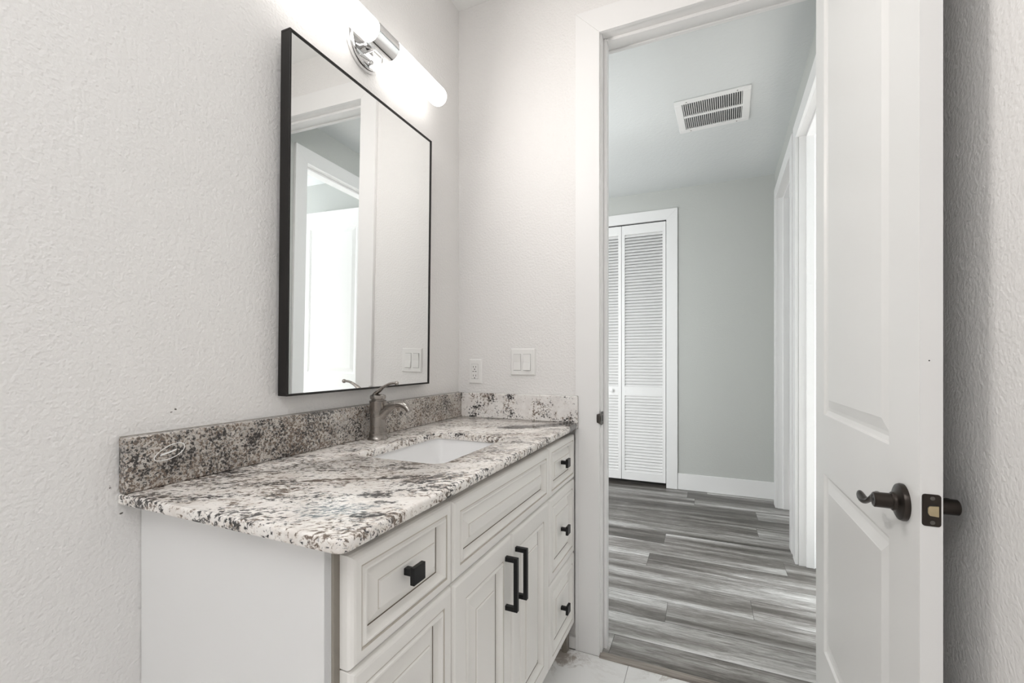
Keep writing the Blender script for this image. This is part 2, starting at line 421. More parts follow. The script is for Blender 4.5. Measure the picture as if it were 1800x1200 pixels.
def casing(bm, x0, x1, zt, wd, ya, yb, zb=0.0, left=True, right=True, xr=None):
    """flat mitred casing around an opening x0..x1 up to zt"""
    if left: prism(bm, [(x0 - wd, zb), (x0, zb), (x0, zt), (x0 - wd, zt + wd)], 'y', ya, yb, bev=0.0012)
    if right:
        w2 = wd if xr is None else xr
        prism(bm, [(x1, zb), (x1 + w2, zb), (x1 + w2, zt + w2), (x1, zt)], 'y', ya, yb, bev=0.0012)
        prism(bm, [(x0 - wd, zt + wd), (x0, zt), (x1, zt), (x1 + w2, zt + w2), (x1 + w2, zt + wd)] if xr is not None else [(x0 - wd, zt + wd), (x0, zt), (x1, zt), (x1 + wd, zt + wd)], 'y', ya, yb, bev=0.0012)
CL, CT = 0.4855, 2.17
# bathroom door frame: jambs, stops, casing (its left leg is notched round the granite)
fr = thing('trim_1', 'white door frame between the bathroom and the hall', 'door frame', (0.90, 0.0, 0.0), kind='structure')
bm = bmesh.new()
prism(bm, [(CL + 0.010, 0), (JL - 0.005, 0), (JL - 0.005, CT), (CL, CT + 0.0855), (CL, 0.9035), (CL + 0.010, 0.9035)], 'y', -0.015, -0.0005, bev=0.0010)
box(bm, CL, -0.015, 0, CL + 0.010, -0.0005, 0.786)
prism(bm, [(CL, CT + 0.0855), (JL - 0.005, CT), (JR + 0.005, CT), (RWX - 0.002, CT + 0.040), (RWX - 0.002, CT + 0.0855)], 'y', -0.015, -0.0005, bev=0.0010)
prism(bm, [(JR + 0.005, 0), (RWX - 0.002, 0), (RWX - 0.002, CT + 0.040), (JR + 0.005, CT)], 'y', -0.015, -0.0005, bev=0.0010)
obj('casing', bm, 'trim', fr)
bm = bmesh.new()
box(bm, JL - 0.018, -0.0005, 0, JL, 0.1005, JT + 0.0, 0.0008); box(bm, JR, -0.0005, 0, JR + 0.018, 0.1005, JT, 0.0008); box(bm, JL - 0.018, -0.0005, JT, JR + 0.018, 0.1005, JT + 0.018, 0.0008)
obj('jamb', bm, 'trim', fr)
bm = bmesh.new()
box(bm, JL, 0.034, 0.0, JL + 0.011, 0.069, JT, 0.002); box(bm, JR - 0.011, 0.034, 0.0, JR, 0.069, JT, 0.002); box(bm, JL + 0.011, 0.034, JT - 0.011, JR - 0.011, 0.069, JT, 0.002)
obj('door_stop', bm, 'trim', fr)
bm = bmesh.new(); casing(bm, JL - 0.005, JR + 0.005, CT, 0.055, 0.1005, 0.115)
obj('hall_casing', bm, 'trim', fr)
sp = thing('strike', None, None, (0, 0, 0)); bpy.data.objects.remove(sp)
bm = bmesh.new()
pts = rrect(-0.0170, 0.8035, 0.0200, 0.8495, 0.006, 4)
prism(bm, pts, 'x', JL + 0.0002, JL + 0.0022, bev=0.0005)
sweep(bm, [(JL + 0.0012, -0.0155, 0.8265), (JL + 0.0002, -0.0190, 0.8265), (JL - 0.006, -0.0185, 0.8265), (JL - 0.0135, -0.0168, 0.8265)], [(0.0190, 0.0012), (0.0185, 0.0012), (0.017, 0.0012), (0.014, 0.0012)], seg=8, up=(1, 0.2, 0), n=4)
spl = obj('strike_plate', bm, 'screw', fr); spl['label'] = 'dark bronze strike plate'
obj('bolt_hole', B(JL + 0.0021, -0.0045, 0.8160, JL + 0.0026, 0.0085, 0.8370), 'slot', spl)
for zc in (0.8085, 0.8445):
    bm = bmesh.new(); lathe(bm, (JL + 0.0020, 0.002, zc), (1, 0, 0), [(0.0030, 0), (0.0028, 0.0008), (0.0, 0.0011)], 12); obj('screw', bm, 'slot', spl)

bm = bmesh.new()             # reducer strip where tile meets plank
prism(bm, [(-0.022, 0.0), (-0.022, 0.003), (-0.019, 0.0052), (0.004, 0.0062), (0.009, 0.0050), (0.010, 0.0)], 'x', JL - 0.004, JR + 0.004)
struct('trim_2', bm, 'strip', 'grey wood threshold strip between tile and planks', 'threshold')
struct('baseboard_back', B(0.02, -0.012, 0, CL - 0.001, -0.0005, 0.042, 0.0015), 'trim', 'low white baseboard under the vanity', 'baseboard')

# ---- hall: far wall with the closet
FY = 2.211
OX0, OX1, OZ = -0.088, 0.6215, 2.150
bm = bmesh.new()
box(bm, -2.5, FY, 0, OX0, FY + 0.10, HC); box(bm, OX1, FY, 0, 1.60, FY + 0.10, HC); box(bm, OX0, FY, OZ, OX1, FY + 0.10, HC)
struct('wall_hall_far', bm, 'hallwall', 'grey hall wall at the far end with the closet', 'wall')
bm = bmesh.new(); casing(bm, OX0, OX1, OZ, 0.084, FY - 0.015, FY - 0.0005)
struct('trim_3', bm, 'trim', 'white casing around the louvered closet doors', 'door frame')
bm = bmesh.new()             # closet interior
box(bm, OX0 - 0.1, FY + 0.75, 0, OX1 + 0.1, FY + 0.80, HC); box(bm, OX0 - 0.15, FY + 0.10, 0, OX0 - 0.1, FY + 0.80, HC); box(bm, OX1 + 0.1, FY + 0.10, 0, OX1 + 0.15, FY + 0.80, HC)
struct('wall_closet', bm, 'closet', 'dark inside of the closet behind the louvered doors', 'wall')
struct('baseboard_hall_far', B(0.708, FY - 0.012, 0, 1.3725, FY - 0.0005, 0.1265, 0.002), 'trim', 'white baseboard under the grey far wall of the hall', 'baseboard')

# bifold closet door of two louvered leaves
bd = thing('door_2', 'white louvered bifold closet door at the end of the hall', 'closet door', (0.267, FY + 0.015, 0.032), kind='structure')
def leaf(x0, x1):
    z0, z1 = 0.032, 2.142; y0, y1 = FY + 0.004, FY + 0.030; st = 0.0255
    bm = bmesh.new()
    box(bm, x0, y0, z0, x0 + st, y1, z1, 0.001); box(bm, x1 - st, y0, z0, x1, y1, z1, 0.001)
    for a, b in ((z0, 0.094), (0.728, 0.802), (2.066, z1)): box(bm, x0 + st, y0, a, x1 - st, y1, b)
    lf = obj('leaf', bm, 'trim', bd)
    for a, b, n in ((0.094, 0.728, 26), (0.802, 2.066, 51)):
        bm = bmesh.new(); p = (b - a) / n
        for k in range(n):
            zc = a + (k + 0.5) * p
            # slat leaning outwards at its lower edge
            prism(bm, [(y0 + 0.0015, zc - p * 0.42), (y0 + 0.0045, zc - p * 0.50), (y1 - 0.005, zc + p * 0.36), (y1 - 0.008, zc + p * 0.47)], 'x', x0 + st - 0.002, x1 - st + 0.002)
        obj('louvers', bm, 'trim', lf)
    return lf
l1 = leaf(0.2665, 0.6165); l2 = leaf(-0.085, 0.2635)
bm = bmesh.new(); lathe(bm, (0.186, FY + 0.004, 0.768), (0, -1, 0), [(0.008, 0), (0.007, 0.008), (0.012, 0.013), (0.0165, 0.020), (0.0155, 0.026), (0.009, 0.030), (0, 0.031)], 20)
obj('knob', bm, 'trim', l2, smooth=40)
bm = bmesh.new()
struct('trim_4', B(OX0, FY + 0.004, 2.144, OX1, FY + 0.032, OZ), 'dark', 'dark track above the louvered closet doors', 'track')

# ---- hall: right wall (slightly out of square) with two doorways
HR = (1.3035, 0.0, 0.0); HA = -0.032
HMAT = Matrix.Translation(HR) @ Euler((0, 0, HA)).to_matrix().to_4x4()
def hobj(name, bm, m, label, cat):
    bmesh.ops.transform(bm, matrix=HMAT, verts=bm.verts); return struct(name, bm, m, label, cat)
N0, N1, F0, F1, DT = 0.368, 1.063, 1.288, 2.000, 2.148
TH = 0.105
bm = bmesh.new()
for a, b in ((0.10, N0), (N1, F0), (F1, FY + 0.02)):
    box(bm, 0, a, 0, TH / 2, b, HC); box(bm, TH / 2, a, 0, TH, b, HC, mi=1)
for a, b in ((N0, N1), (F0, F1)):
    box(bm, 0, a, DT, TH / 2, b, HC); box(bm, TH / 2, a, DT, TH, b, HC, mi=1)
hobj('wall_hall_right', bm, ['hallwall', 'wall'], 'grey right wall of the hall with two doorways', 'wall')
def casx(bm, y0, y1, zt, wd, xa, xb, clip=9):
    prism(bm, [(y0 - wd, 0), (y0, 0), (y0, zt), (y0 - wd, zt + wd)], 'x', xa, xb, bev=0.001)
    prism(bm, [(y1, 0), (min(y1 + wd, clip), 0), (min(y1 + wd, clip), zt + wd), (y1, zt)], 'x', xa, xb, bev=0.001)
    prism(bm, [(y0 - wd, zt + wd), (y0, zt), (y1, zt), (y1 + wd, zt + wd)], 'x', xa, xb, bev=0.001)
for nm, a, b, lb in (('trim_5', N0, N1, 'white frame of the brightly lit doorway in the hall'), ('trim_6', F0, F1, 'white frame of the far doorway beside the grey hall wall')):
    bm = bmesh.new()
    casx(bm, a - 0.004, b + 0.004, DT - 0.002, 0.083, -0.015, -0.0005)
    box(bm, -0.0005, a, 0, TH + 0.0005, a + 0.002, DT); box(bm, -0.0005, b - 0.002, 0, TH + 0.0005, b, DT); box(bm, -0.0005, a, DT - 0.002, TH + 0.0005, b, DT)
    for p, q in ((a + 0.002, a + 0.013), (b - 0.013, b - 0.002)): box(bm, 0.030, p, 0, 0.066, q, DT - 0.002, 0.0015)
    box(bm, 0.030, a + 0.013, DT - 0.013, 0.066, b - 0.013, DT - 0.002, 0.0015)
    casx(bm, a - 0.004, b + 0.004, DT - 0.002, 0.075, TH + 0.0005, TH + 0.015)
    hobj(nm, bm, 'trim', lb, 'door frame')
bm = bmesh.new(); box(bm, -0.012, N1 + 0.088, 0, -0.0005, F0 - 0.088, 0.1265, 0.002); hobj('baseboard_hall_right', bm, 'trim', 'short white baseboard between the two hall doorways', 'baseboard')
# hall left end and outer shells of the rooms
struct('wall_hall_left', B(-2.6, 0.05, 0, -2.5, FY + 0.1, HC), 'hallwall', 'far left end wall of the hall', 'wall')
struct('wall_room_between', B(1.455, 1.130, 0, 4.50, 1.225, HC), 'hallwall', 'wall between the two rooms off the hall', 'wall')
bm = bmesh.new()
box(bm, 4.40, -2.0, 0, 4.50, 1.13, 0.70); box(bm, 4.40, -2.0, 2.10, 4.50, 1.13, HC); box(bm, 4.40, -2.0, 0.70, 4.50, 0.08, 2.10); box(bm, 4.40, 1.06, 0.70, 4.50, 1.13, 2.10)
struct('wall_room_window', bm, 'hallwall', 'window wall of the bright room off the hall', 'wall')
struct('wall_room_side', B(1.385, -1.90, 0, 4.50, -1.80, HC), 'hallwall', 'side wall of the bright room off the hall', 'wall')
bm = bmesh.new()
box(bm, 3.40, 1.225, 0, 3.50, 4.1, 0.85); box(bm, 3.40, 1.225, 2.05, 3.50, 4.1, HC); box(bm, 3.40, 1.225, 0.85, 3.50, 1.85, 2.05); box(bm, 3.40, 2.85, 0.85, 3.50, 4.1, 2.05)
struct('wall_far_room_window', bm, 'wall', 'window wall of the far room off the hall', 'wall')
struct('wall_far_room_side', B(1.455, 4.0, 0, 3.50, 4.10, HC), 'wall', 'side wall of the far room off the hall', 'wall')
struct('wall_far_room_left', B(1.50, FY + 0.10, 0, 1.60, 4.0, HC), 'wall', 'wall of the far room beyond the hall corner', 'wall')
def window(name, ax, p, a, b, z0, z1, label):
    wd = thing(name, label, 'window', (p, (a + b) / 2, z0) if ax == 'x' else ((a + b) / 2, p, z0), kind='structure')
    bm = bmesh.new(); f = 0.045
    for u0, u1, v0, v1 in ((a, b, z0, z0 + f), (a, b, z1 - f, z1), (a, a + f, z0 + f, z1 - f), (b - f, b, z0 + f, z1 - f), (a + f, b - f, (z0 + z1) / 2 - 0.02, (z0 + z1) / 2 + 0.02)):
        if ax == 'x': box(bm, p + 0.02, u0, v0, p + 0.07, u1, v1)
        else: box(bm, u0, p - 0.07, v0, u1, p - 0.02, v1)
    obj('window_frame', bm, 'trim', wd)
window('window_1', 'x', 4.41, 0.08, 1.06, 0.70, 2.10, 'window of the bright room off the hall')
window('window_2', 'x', 3.41, 1.85, 2.85, 0.85, 2.05, 'window of the far room off the hall')

# ---- doors: moulded two panel doors
DPROF = [(0.0, 0.0), (0.0035, -0.0055), (0.012, -0.0075), (0.020, -0.0065), (0.0405, -0.0020), (0.0425, -0.0014)]
def slab_side(bm, xs, fx, y0, y1, z0, z1, holes):
    """one moulded face of a door at x = xs; fx = outward direction"""
    ys = [y0, holes[0][0], holes[0][1], y1]
    zs = [z0] + [q for h in holes for q in (h[2], h[3])] + [z1]
    V = {}
    def vert(y, z):
        k = (round(y, 5), round(z, 5))
        if k not in V: V[k] = bm.verts.new((xs, y, z))
        return V[k]
    for i in range(3):
        for j in range(len(zs) - 1):
            if i == 1 and any(abs(zs[j] - h[2]) < 1e-6 for h in holes): continue
            bm.faces.new([vert(ys[i], zs[j]), vert(ys[i + 1], zs[j]), vert(ys[i + 1], zs[j + 1]), vert(ys[i], zs[j + 1])])
    for h in holes: panel(bm, h[0], h[1], h[2], h[3], DPROF, [0] * 9, fx, xs)
def door_slab(x0, x1, y0, y1, z0, z1, holes):
    bm = bmesh.new()
    slab_side(bm, x0, -1, y0, y1, z0, z1, holes); slab_side(bm, x1, 1, y0, y1, z0, z1, holes)
    for y in (y0, y1):
        bm.faces.new([bm.verts.new(p) for p in ((x0, y, z0), (x1, y, z0), (x1, y, z1), (x0, y, z1))])
    for z in (z0, z1):
        bm.faces.new([bm.verts.new(p) for p in ((x0, y0, z), (x1, y0, z), (x1, y1, z), (x0, y1, z))])
    bmesh.ops.remove_doubles(bm, verts=bm.verts, dist=1e-5)
    return bm
DX0, DX1, DY0, DY1 = 1.2045, 1.2315, -0.6887, -0.006
d1 = thing('door_1', 'white two panel bathroom door standing open against the right wall', 'door', (1.2315, DY1, 0.012), kind='structure')
obj('slab', door_slab(DX0, DX1, DY0, DY1, 0.012, 2.160, [(-0.5676, -0.0985, 0.235, 0.7220), (-0.5676, -0.0985, 0.8826, 2.035)]), 'door', d1)
LY, LZ = -0.630, 0.8005
def lever_set(xf, s):
    """handle on the face x = xf, s = outward sign; the arm points to the hinges"""
    bm = bmesh.new(); lathe(bm, (xf, LY, LZ), (s, 0, 0), [(0.0295, 0.0), (0.0300, 0.004), (0.0285, 0.0075), (0.0240, 0.0098), (0.0170, 0.0112), (0.0155, 0.0125), (0.0150, 0.0155), (0.0135, 0.0170)], 36)
    h = obj('lever_handle', bm, 'bronze', d1, smooth=35); h['label'] = 'dark bronze wave lever on its round rose'
    bm = bmesh.new(); lathe(bm, (xf + s * 0.016, LY, LZ), (s, 0, 0), [(0.0125, 0), (0.0122, 0.0232), (0.0108, 0.0245), (0.0080, 0.0245), (0.0075, 0.0238), (0.0, 0.0238)], 28); obj('spindle_hub', bm, 'bronze', h, smooth=35)
    bm = bmesh.new(); lathe(bm, (xf + s * 0.0395, LY, LZ), (s, 0, 0), [(0.0028, 0), (0.0028, 0.0006), (0.0, 0.0006)], 10); obj('keyhole', bm, 'slot', h)
    bm = bmesh.new(); x = xf + s * 0.0325
    sweep(bm, [(x, LY - 0.004, LZ), (x - s * 0.001, LY + 0.013, LZ + 0.0030), (x + s * 0.0005, LY + 0.030, LZ - 0.0045), (x + s * 0.002, LY + 0.046, LZ - 0.0150), (x + s * 0.003, LY + 0.064, LZ - 0.0185), (x + s * 0.003, LY + 0.086, LZ - 0.0165), (x + s * 0.002, LY + 0.100, LZ - 0.0135)],
          [(0.0070, 0.0100), (0.0065, 0.0078), (0.0055, 0.0034), (0.0055, 0.0030), (0.0066, 0.0075), (0.0055, 0.0090), (0.0015, 0.0015)], seg=14, up=(0, 0, 1), n=5)
    obj('lever_arm', bm, 'bronze', h, smooth=50)
lever_set(DX0, -1); lever_set(DX1, 1)
bm = bmesh.new(); prism(bm, rrect(1.2068, 0.7835, 1.2292, 0.8315, 0.004, 4), 'y', DY0 - 0.0012, DY0 + 0.001, bev=0.0004)
lp = obj('latch_plate', bm, 'bronze', d1); lp['label'] = 'dark bronze latch plate'
bm = bmesh.new(); prism(bm, rrect(1.2120, 0.7985, 1.2262, 0.8160, 0.006, 5), 'y', DY0 - 0.0018, DY0 - 0.001); obj('bolt_recess', bm, 'slot', lp)
bm = bmesh.new(); prism(bm, [(1.2128, 0.8040), (1.2150, 0.8000), (1.2255, 0.7990), (1.2255, 0.8150), (1.2150, 0.8143), (1.2128, 0.8110)], 'y', DY0 - 0.0045, DY0 - 0.0015, bev=0.0006); b_ = obj('latch_bolt', bm, 'brass', lp); b_['label'] = 'worn brass latch bolt'
for zc in (0.7895, 0.8255):
    bm = bmesh.new(); lathe(bm, (1.2190, DY0 - 0.0010, zc), (0, -1, 0), [(0.0032, 0), (0.0030, 0.0008), (0, 0.0012)], 14)
    s_ = obj('screw', bm, 'screw', lp, smooth=30)
bm = bmesh.new(); lathe(bm, (1.2155, DY0 - 0.0001, 1.0312), (0, -1, 0), [(0.0010, 0), (0.0010, 0.0003), (0, 0.0003)], 10); obj('nail_hole', bm, 'slot', d1)
for zc in (0.25, 1.10, 1.95):
    bm = bmesh.new(); box(bm, 1.2315, DY1 - 0.030, zc - 0.044, 1.2330, DY1, zc + 0.044); lathe(bm, (1.2340, DY1 + 0.001, zc - 0.044), (0, 0, 1), [(0.0045, 0), (0.0045, 0.088)], 12); obj('hinge', bm, 'bronze', d1)
# the door of the bright room, opened into that room beside its frame
d3 = thing('door_3', 'white two panel door standing open inside the bright room', 'door', (1.400, 1.062, 0.012), kind='structure')
bm = door_slab(-0.0175, 0.0175, 0.0, 0.685, 0.0, 2.118, [(0.110, 0.575, 0.22, 0.71), (0.110, 0.575, 0.87, 1.99)])
bmesh.ops.transform(bm, matrix=Matrix.Translation((1.445, 1.074, 0.012)) @ Matrix.Rotation(-PI / 2 - 0.02, 4, 'Z'), verts=bm.verts)
obj('slab', bm, 'door', d3)

# ---- register in the hall ceiling
rg = thing('ceiling_register', 'white slotted air return grille in the hall ceiling', 'air vent', (0.9435, 1.1085, HC), (0, 0, -0.045))
def rbox(bm, x0, y0, x1, y1, z0, z1, bev=0.0): box(bm, x0, y0, z0, x1, y1, z1, bev)
hx, hy, ix, iy = 0.182, 0.176, 0.145, 0.142
bm = bmesh.new()
for x0, y0, x1, y1 in ((-hx, -hy, hx, -iy), (-hx, iy, hx, hy), (-hx, -iy, -ix, iy), (ix, -iy, hx, iy)): rbox(bm, x0, y0, x1, y1, -0.009, -0.0005, 0.0018)
obj('frame', bm, 'trim', rg, world=False)
obj('cross_bar', B(-ix, -0.009, -0.0075, ix, 0.009, -0.002), 'trim', rg, world=False)
bm = bmesh.new(); nb = 28
for k in range(nb):
    x = -ix + (k + 0.5) * 2 * ix / nb
    prism(bm, [(x - 0.0016, -0.0065), (x + 0.0006, -0.0065), (x + 0.0030, -0.0010), (x + 0.0014, -0.0010)], 'y', -iy, iy)
obj('blades', bm, 'trim', rg, world=False)
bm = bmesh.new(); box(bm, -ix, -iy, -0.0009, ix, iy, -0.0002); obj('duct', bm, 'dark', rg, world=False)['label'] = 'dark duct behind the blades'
for x, y in ((-0.12, -0.160), (0.12, -0.160), (-0.12, 0.160), (0.12, 0.160)):
    bm = bmesh.new(); lathe(bm, (x, y, -0.009), (0, 0, -1), [(0.004, 0), (0.003, 0.0012), (0, 0.0014)], 10); obj('screw', bm, 'gap', rg, world=False)

# ================================================================== VANITY
V = thing('vanity_cabinet', 'antique white vanity cabinet with raised panels and black pulls', 'cabinet', (0.0015, -1.095, 0.0), (0, 0, -0.00838))
W = 1.084; FX = 0.4515; FT = 0.0215     # frame front, front thickness
bm = bmesh.new()
box(bm, 0, 0, 0, FX - 0.004, 0.016, 0.787, 0.0008)
obj('side_panel', bm, 'cabside', V, world=False)
bm = bmesh.new()
obj('side_panel', B(0, W - 0.016, 0.0, FX - 0.004, W, 0.787), 'cabside', V, world=False)
box(bm, 0, 0.016, 0.095, FX - 0.03, W - 0.016, 0.11); box(bm, 0.0, 0.016, 0.11, 0.008, W - 0.016, 0.60)
obj('carcass', bm, 'cabside', V, world=False)
bm = bmesh.new()
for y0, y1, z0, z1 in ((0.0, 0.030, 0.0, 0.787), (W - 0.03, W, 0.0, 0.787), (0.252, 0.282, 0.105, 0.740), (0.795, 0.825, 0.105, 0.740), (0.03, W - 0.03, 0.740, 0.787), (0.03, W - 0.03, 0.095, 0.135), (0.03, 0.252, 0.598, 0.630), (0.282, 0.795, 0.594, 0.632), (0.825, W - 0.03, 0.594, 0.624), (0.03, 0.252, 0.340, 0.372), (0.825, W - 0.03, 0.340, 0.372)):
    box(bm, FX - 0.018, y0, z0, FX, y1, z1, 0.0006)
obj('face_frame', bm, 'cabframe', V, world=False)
obj('toe_kick', B(0.385, 0.016, 0.0, 0.400, W - 0.016, 0.095), 'cab', V, world=False)

def front(name, y0, y1, z0, z1, fr_, bead, bev):
    """raised panel front with glazed grooves; fr_, bead, bev = insets of bead, groove and field"""
    T = FT
    g = bead - fr_
    prof = [(0, 0), (0, T * 0.62), (0.0016, T * 0.80), (0.0050, T * 0.95), (0.0085, T), (fr_ - 0.0030, T), (fr_ - 0.0014, T - 0.0026), (fr_ + 0.0004, T - 0.0020),
            (fr_ + g * 0.22, T + 0.0014), (fr_ + g * 0.42, T + 0.0016), (fr_ + g * 0.70, T - 0.0050), (bead - 0.0004, T - 0.0128), (bead + 0.0014, T - 0.0134),
            (bead + 0.0042, T - 0.0120), (bev - 0.0026, T - 0.0038), (bev - 0.0012, T - 0.0034), (bev, T - 0.0006), (bev + 0.002, T - 0.0004)]
    mis = [0, 0, 0, 0, 0, 2, 2, 0, 0, 0, 0, 1, 0, 0, 2, 0, 0]
    bm = bmesh.new(); r = panel(bm, y0, y1, z0, z1, prof, mis, 1, FX + 0.0002)
    bm.faces.new(r[0])
    return obj(name, bm, ['cab', 'glaze', 'softglaze'], V, world=False)
def knob(parent, y, z):
    bm = bmesh.new(); x = FX + FT - 0.002
    box(bm, x, y - 0.0055, z - 0.0055, x + 0.0225, y + 0.0055, z + 0.0055, 0.0008)
    box(bm, x + 0.0205, y - 0.0150, z - 0.0135, x + 0.0285, y + 0.0150, z + 0.0135, 0.0011, seg=2)
    o = obj('knob', bm, 'black', parent, world=False); o['label'] = 'square black knob'; return o
def pull(parent, y, z0, z1):
    bm = bmesh.new(); x = FX + FT - 0.001
    box(bm, x + 0.0225, y - 0.0055, z0, x + 0.0320, y + 0.0055, z1, 0.0009)
    for a in (z0, z1 - 0.011): box(bm, x, y - 0.0054, a, x + 0.0235, y + 0.0054, a + 0.011, 0.0009)
    o = obj('pull', bm, 'black', parent, world=False); o['label'] = 'black bar pull'; return o
zs = ((0.6135, 0.7680), (0.3530, 0.6105), (0.0985, 0.3500))
knz = ((0.700), (0.4850), (0.2310))
for (a, b, yc) in ((0.0100, 0.2645, 0.1265), (0.8110, 1.0790, 0.9275)):
    for (z0, z1), kz in zip(zs, knz):
        small = (z1 - z0) < 0.2
        d = front('drawer', a, b, z0, z1, 0.0212 if small else 0.030, 0.0360 if small else 0.0455, 0.0580 if small else 0.072)
        knob(d, yc, kz)
front('false_drawer_front', 0.2675, 0.8080, 0.6135, 0.7665, 0.0270, 0.0400, 0.0660)
for a, b, py in ((0.2675, 0.5357, 0.5010), (0.5378, 0.8080, 0.5595)):
    d = front('cabinet_door', a, b, 0.1000, 0.6105, 0.0490, 0.0640, 0.0960)
    pull(d, py, 0.4455, 0.5705)

# ---- granite top with its splashes
ZT, ZB, ZS, LEN, DEP, TS = 0.8075, 0.7880, 0.9013, 1.1276, 0.4950, 0.0242
SX0, SX1, SY0, SY1 = 0.142, 0.387, -0.738, -0.380
bm = bmesh.new()
outer = []
for px, py, a0, r in ((DEP, -0.0015, 0, 0.010), (0.0015, -0.0015, PI / 2, 0.0), (0.0015, -LEN, PI, 0.0), (DEP, -LEN, 1.5 * PI, 0.016)):
    if r == 0: outer.append((px, py)); continue
    cx = px - r; cy = py - r if py > -0.5 else py + r
    for k in range(7):
        a = a0 + PI / 2 * k / 6; outer.append((cx + r * math.cos(a), cy + r * math.sin(a)))
inner = rrect(SX0, SY0, SX1, SY1, 0.028, 6)
def ring(pts, z): return [bm.verts.new((x, y, z)) for x, y in pts]
def shrink(pts, cxy, d):       # move points inwards along their normals
    n = len(pts); out = []
    for i in range(n):
        p0, p1, p2 = Vector(pts[i - 1]), Vector(pts[i]), Vector(pts[(i + 1) % n])
        t1 = (p1 - p0).normalized(); t2 = (p2 - p1).normalized(); t = (t1 + t2).normalized()
        nr = Vector((-t.y, t.x)); k = max(0.5, nr.dot(Vector((-t1.y, t1.x))))
        out.append(tuple(p1 + nr * (d / k)))
    return out
E_ = 0.0055
oprof = [(0.0030, ZB), (0.0008, ZB + 0.0012), (0, ZB + 0.0035), (0, ZT - E_), (E_ * 0.13, ZT - E_ * 0.5), (E_ * 0.5, ZT - E_ * 0.13), (E_, ZT)]
ors = [ring(shrink(outer, None, d), z) for d, z in oprof]
iprof = [(0, ZB), (0, ZT - 0.004), (-0.0012, ZT - 0.0012), (-0.004, ZT)]
irs = [ring(shrink(inner, None, d), z) for d, z in iprof]
for rs in (ors, irs):
    for a, b in zip(rs, rs[1:]):
        n = len(a)
        for i in range(n): bm.faces.new((a[i], a[(i + 1) % n], b[(i + 1) % n], b[i]))
for o_, i_ in ((ors[-1], irs[-1]), (ors[0], irs[0])):
    es = []
    for r in (o_, i_):
        for i in range(len(r)): es.append(bm.edges.get((r[i], r[(i + 1) % len(r)])))
    bmesh.ops.triangle_fill(bm, edges=es, use_beauty=True)
tag(obj('countertop', bm, 'granite', smooth=40), 'speckled white, brown and black granite vanity top around the sink', 'countertop')
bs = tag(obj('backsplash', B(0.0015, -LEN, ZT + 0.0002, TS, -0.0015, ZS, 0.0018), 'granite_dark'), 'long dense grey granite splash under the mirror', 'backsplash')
ss = tag(obj('side_splash', B(TS + 0.0003, -TS, ZT + 0.0002, DEP, -0.0015, ZS, 0.0018), 'granite_light'), 'short pale granite splash under the outlet and switch', 'backsplash')
obj('caulk_line', B(0.0004, -LEN + 0.002, ZS - 0.001, 0.0026, -0.001, ZS + 0.0012), 'caulk', bs)
bm = bmesh.new()
cy_, cz_ = -1.0622, 0.8660
loop = []
for k in range(33):
    a = 2 * PI * k / 32
    u = 0.0255 * math.cos(a); v = 0.0105 * math.sin(a) * (1.0 + 0.15 * math.cos(a))
    loop.append((TS + 0.0006, cy_ + u * 0.96 - v * 0.28, cz_ + u * 0.32 + v * 1.05))
sweep(bm, loop, [(0.0007, 0.0004)] * len(loop), seg=6, up=(1, 0, 0), n=2)
for o in (0.0, 0.0014): sweep(bm, [(TS + 0.0006, -1.0772, 0.8622 + o), (TS + 0.0006, -1.064, 0.8650 + o), (TS + 0.0006, -1.0511, 0.8683 + o)], [(0.0007, 0.0004)] * 3, seg=6, up=(1, 0, 0), n=3)
obj('chalk_mark', bm, 'chalk', bs)['label'] = 'white oval scribble with a dash inside'

# ---- undermount sink
sk = thing('undermount_sink', 'white rectangular undermount sink set in the granite top', 'sink', (0.265, -0.559, ZB))
bm = bmesh.new()
sp_ = [(-0.024, ZB - 0.0004), (-0.024, ZB - 0.010), (0.006, ZB - 0.130), (0.030, ZB - 0.146), (0.098, ZB - 0.151)]
ip_ = [(-0.004, ZB - 0.0004), (-0.003, ZB - 0.006), (0.004, ZB - 0.045), (0.020, ZB - 0.112), (0.038, ZB - 0.127), (0.098, ZB - 0.134)]
A = [ring(shrink(inner, None, d), z) for d, z in sp_]; I = [ring(shrink(inner, None, d), z) for d, z in ip_]
for rs in (A, I):
    for a, b in zip(rs, rs[1:]):
        n = len(a)
        for i in range(n): bm.faces.new((a[i], a[(i + 1) % n], b[(i + 1) % n], b[i]))
n = len(A[0])
for i in range(n): bm.faces.new((A[0][i], A[0][(i + 1) % n], I[0][(i + 1) % n], I[0][i]))
bm.faces.new(A[-1]); bm.faces.new(I[-1])
obj('basin', bm, 'porcelain', sk, smooth=50)
bm = bmesh.new(); lathe(bm, (0.255, -0.559, ZB - 0.1335), (0, 0, 1), [(0.024, 0), (0.024, 0.002), (0.019, 0.003), (0.017, 0.0015), (0, 0.0025)], 28); obj('drain', bm, 'nickel', sk, smooth=40)

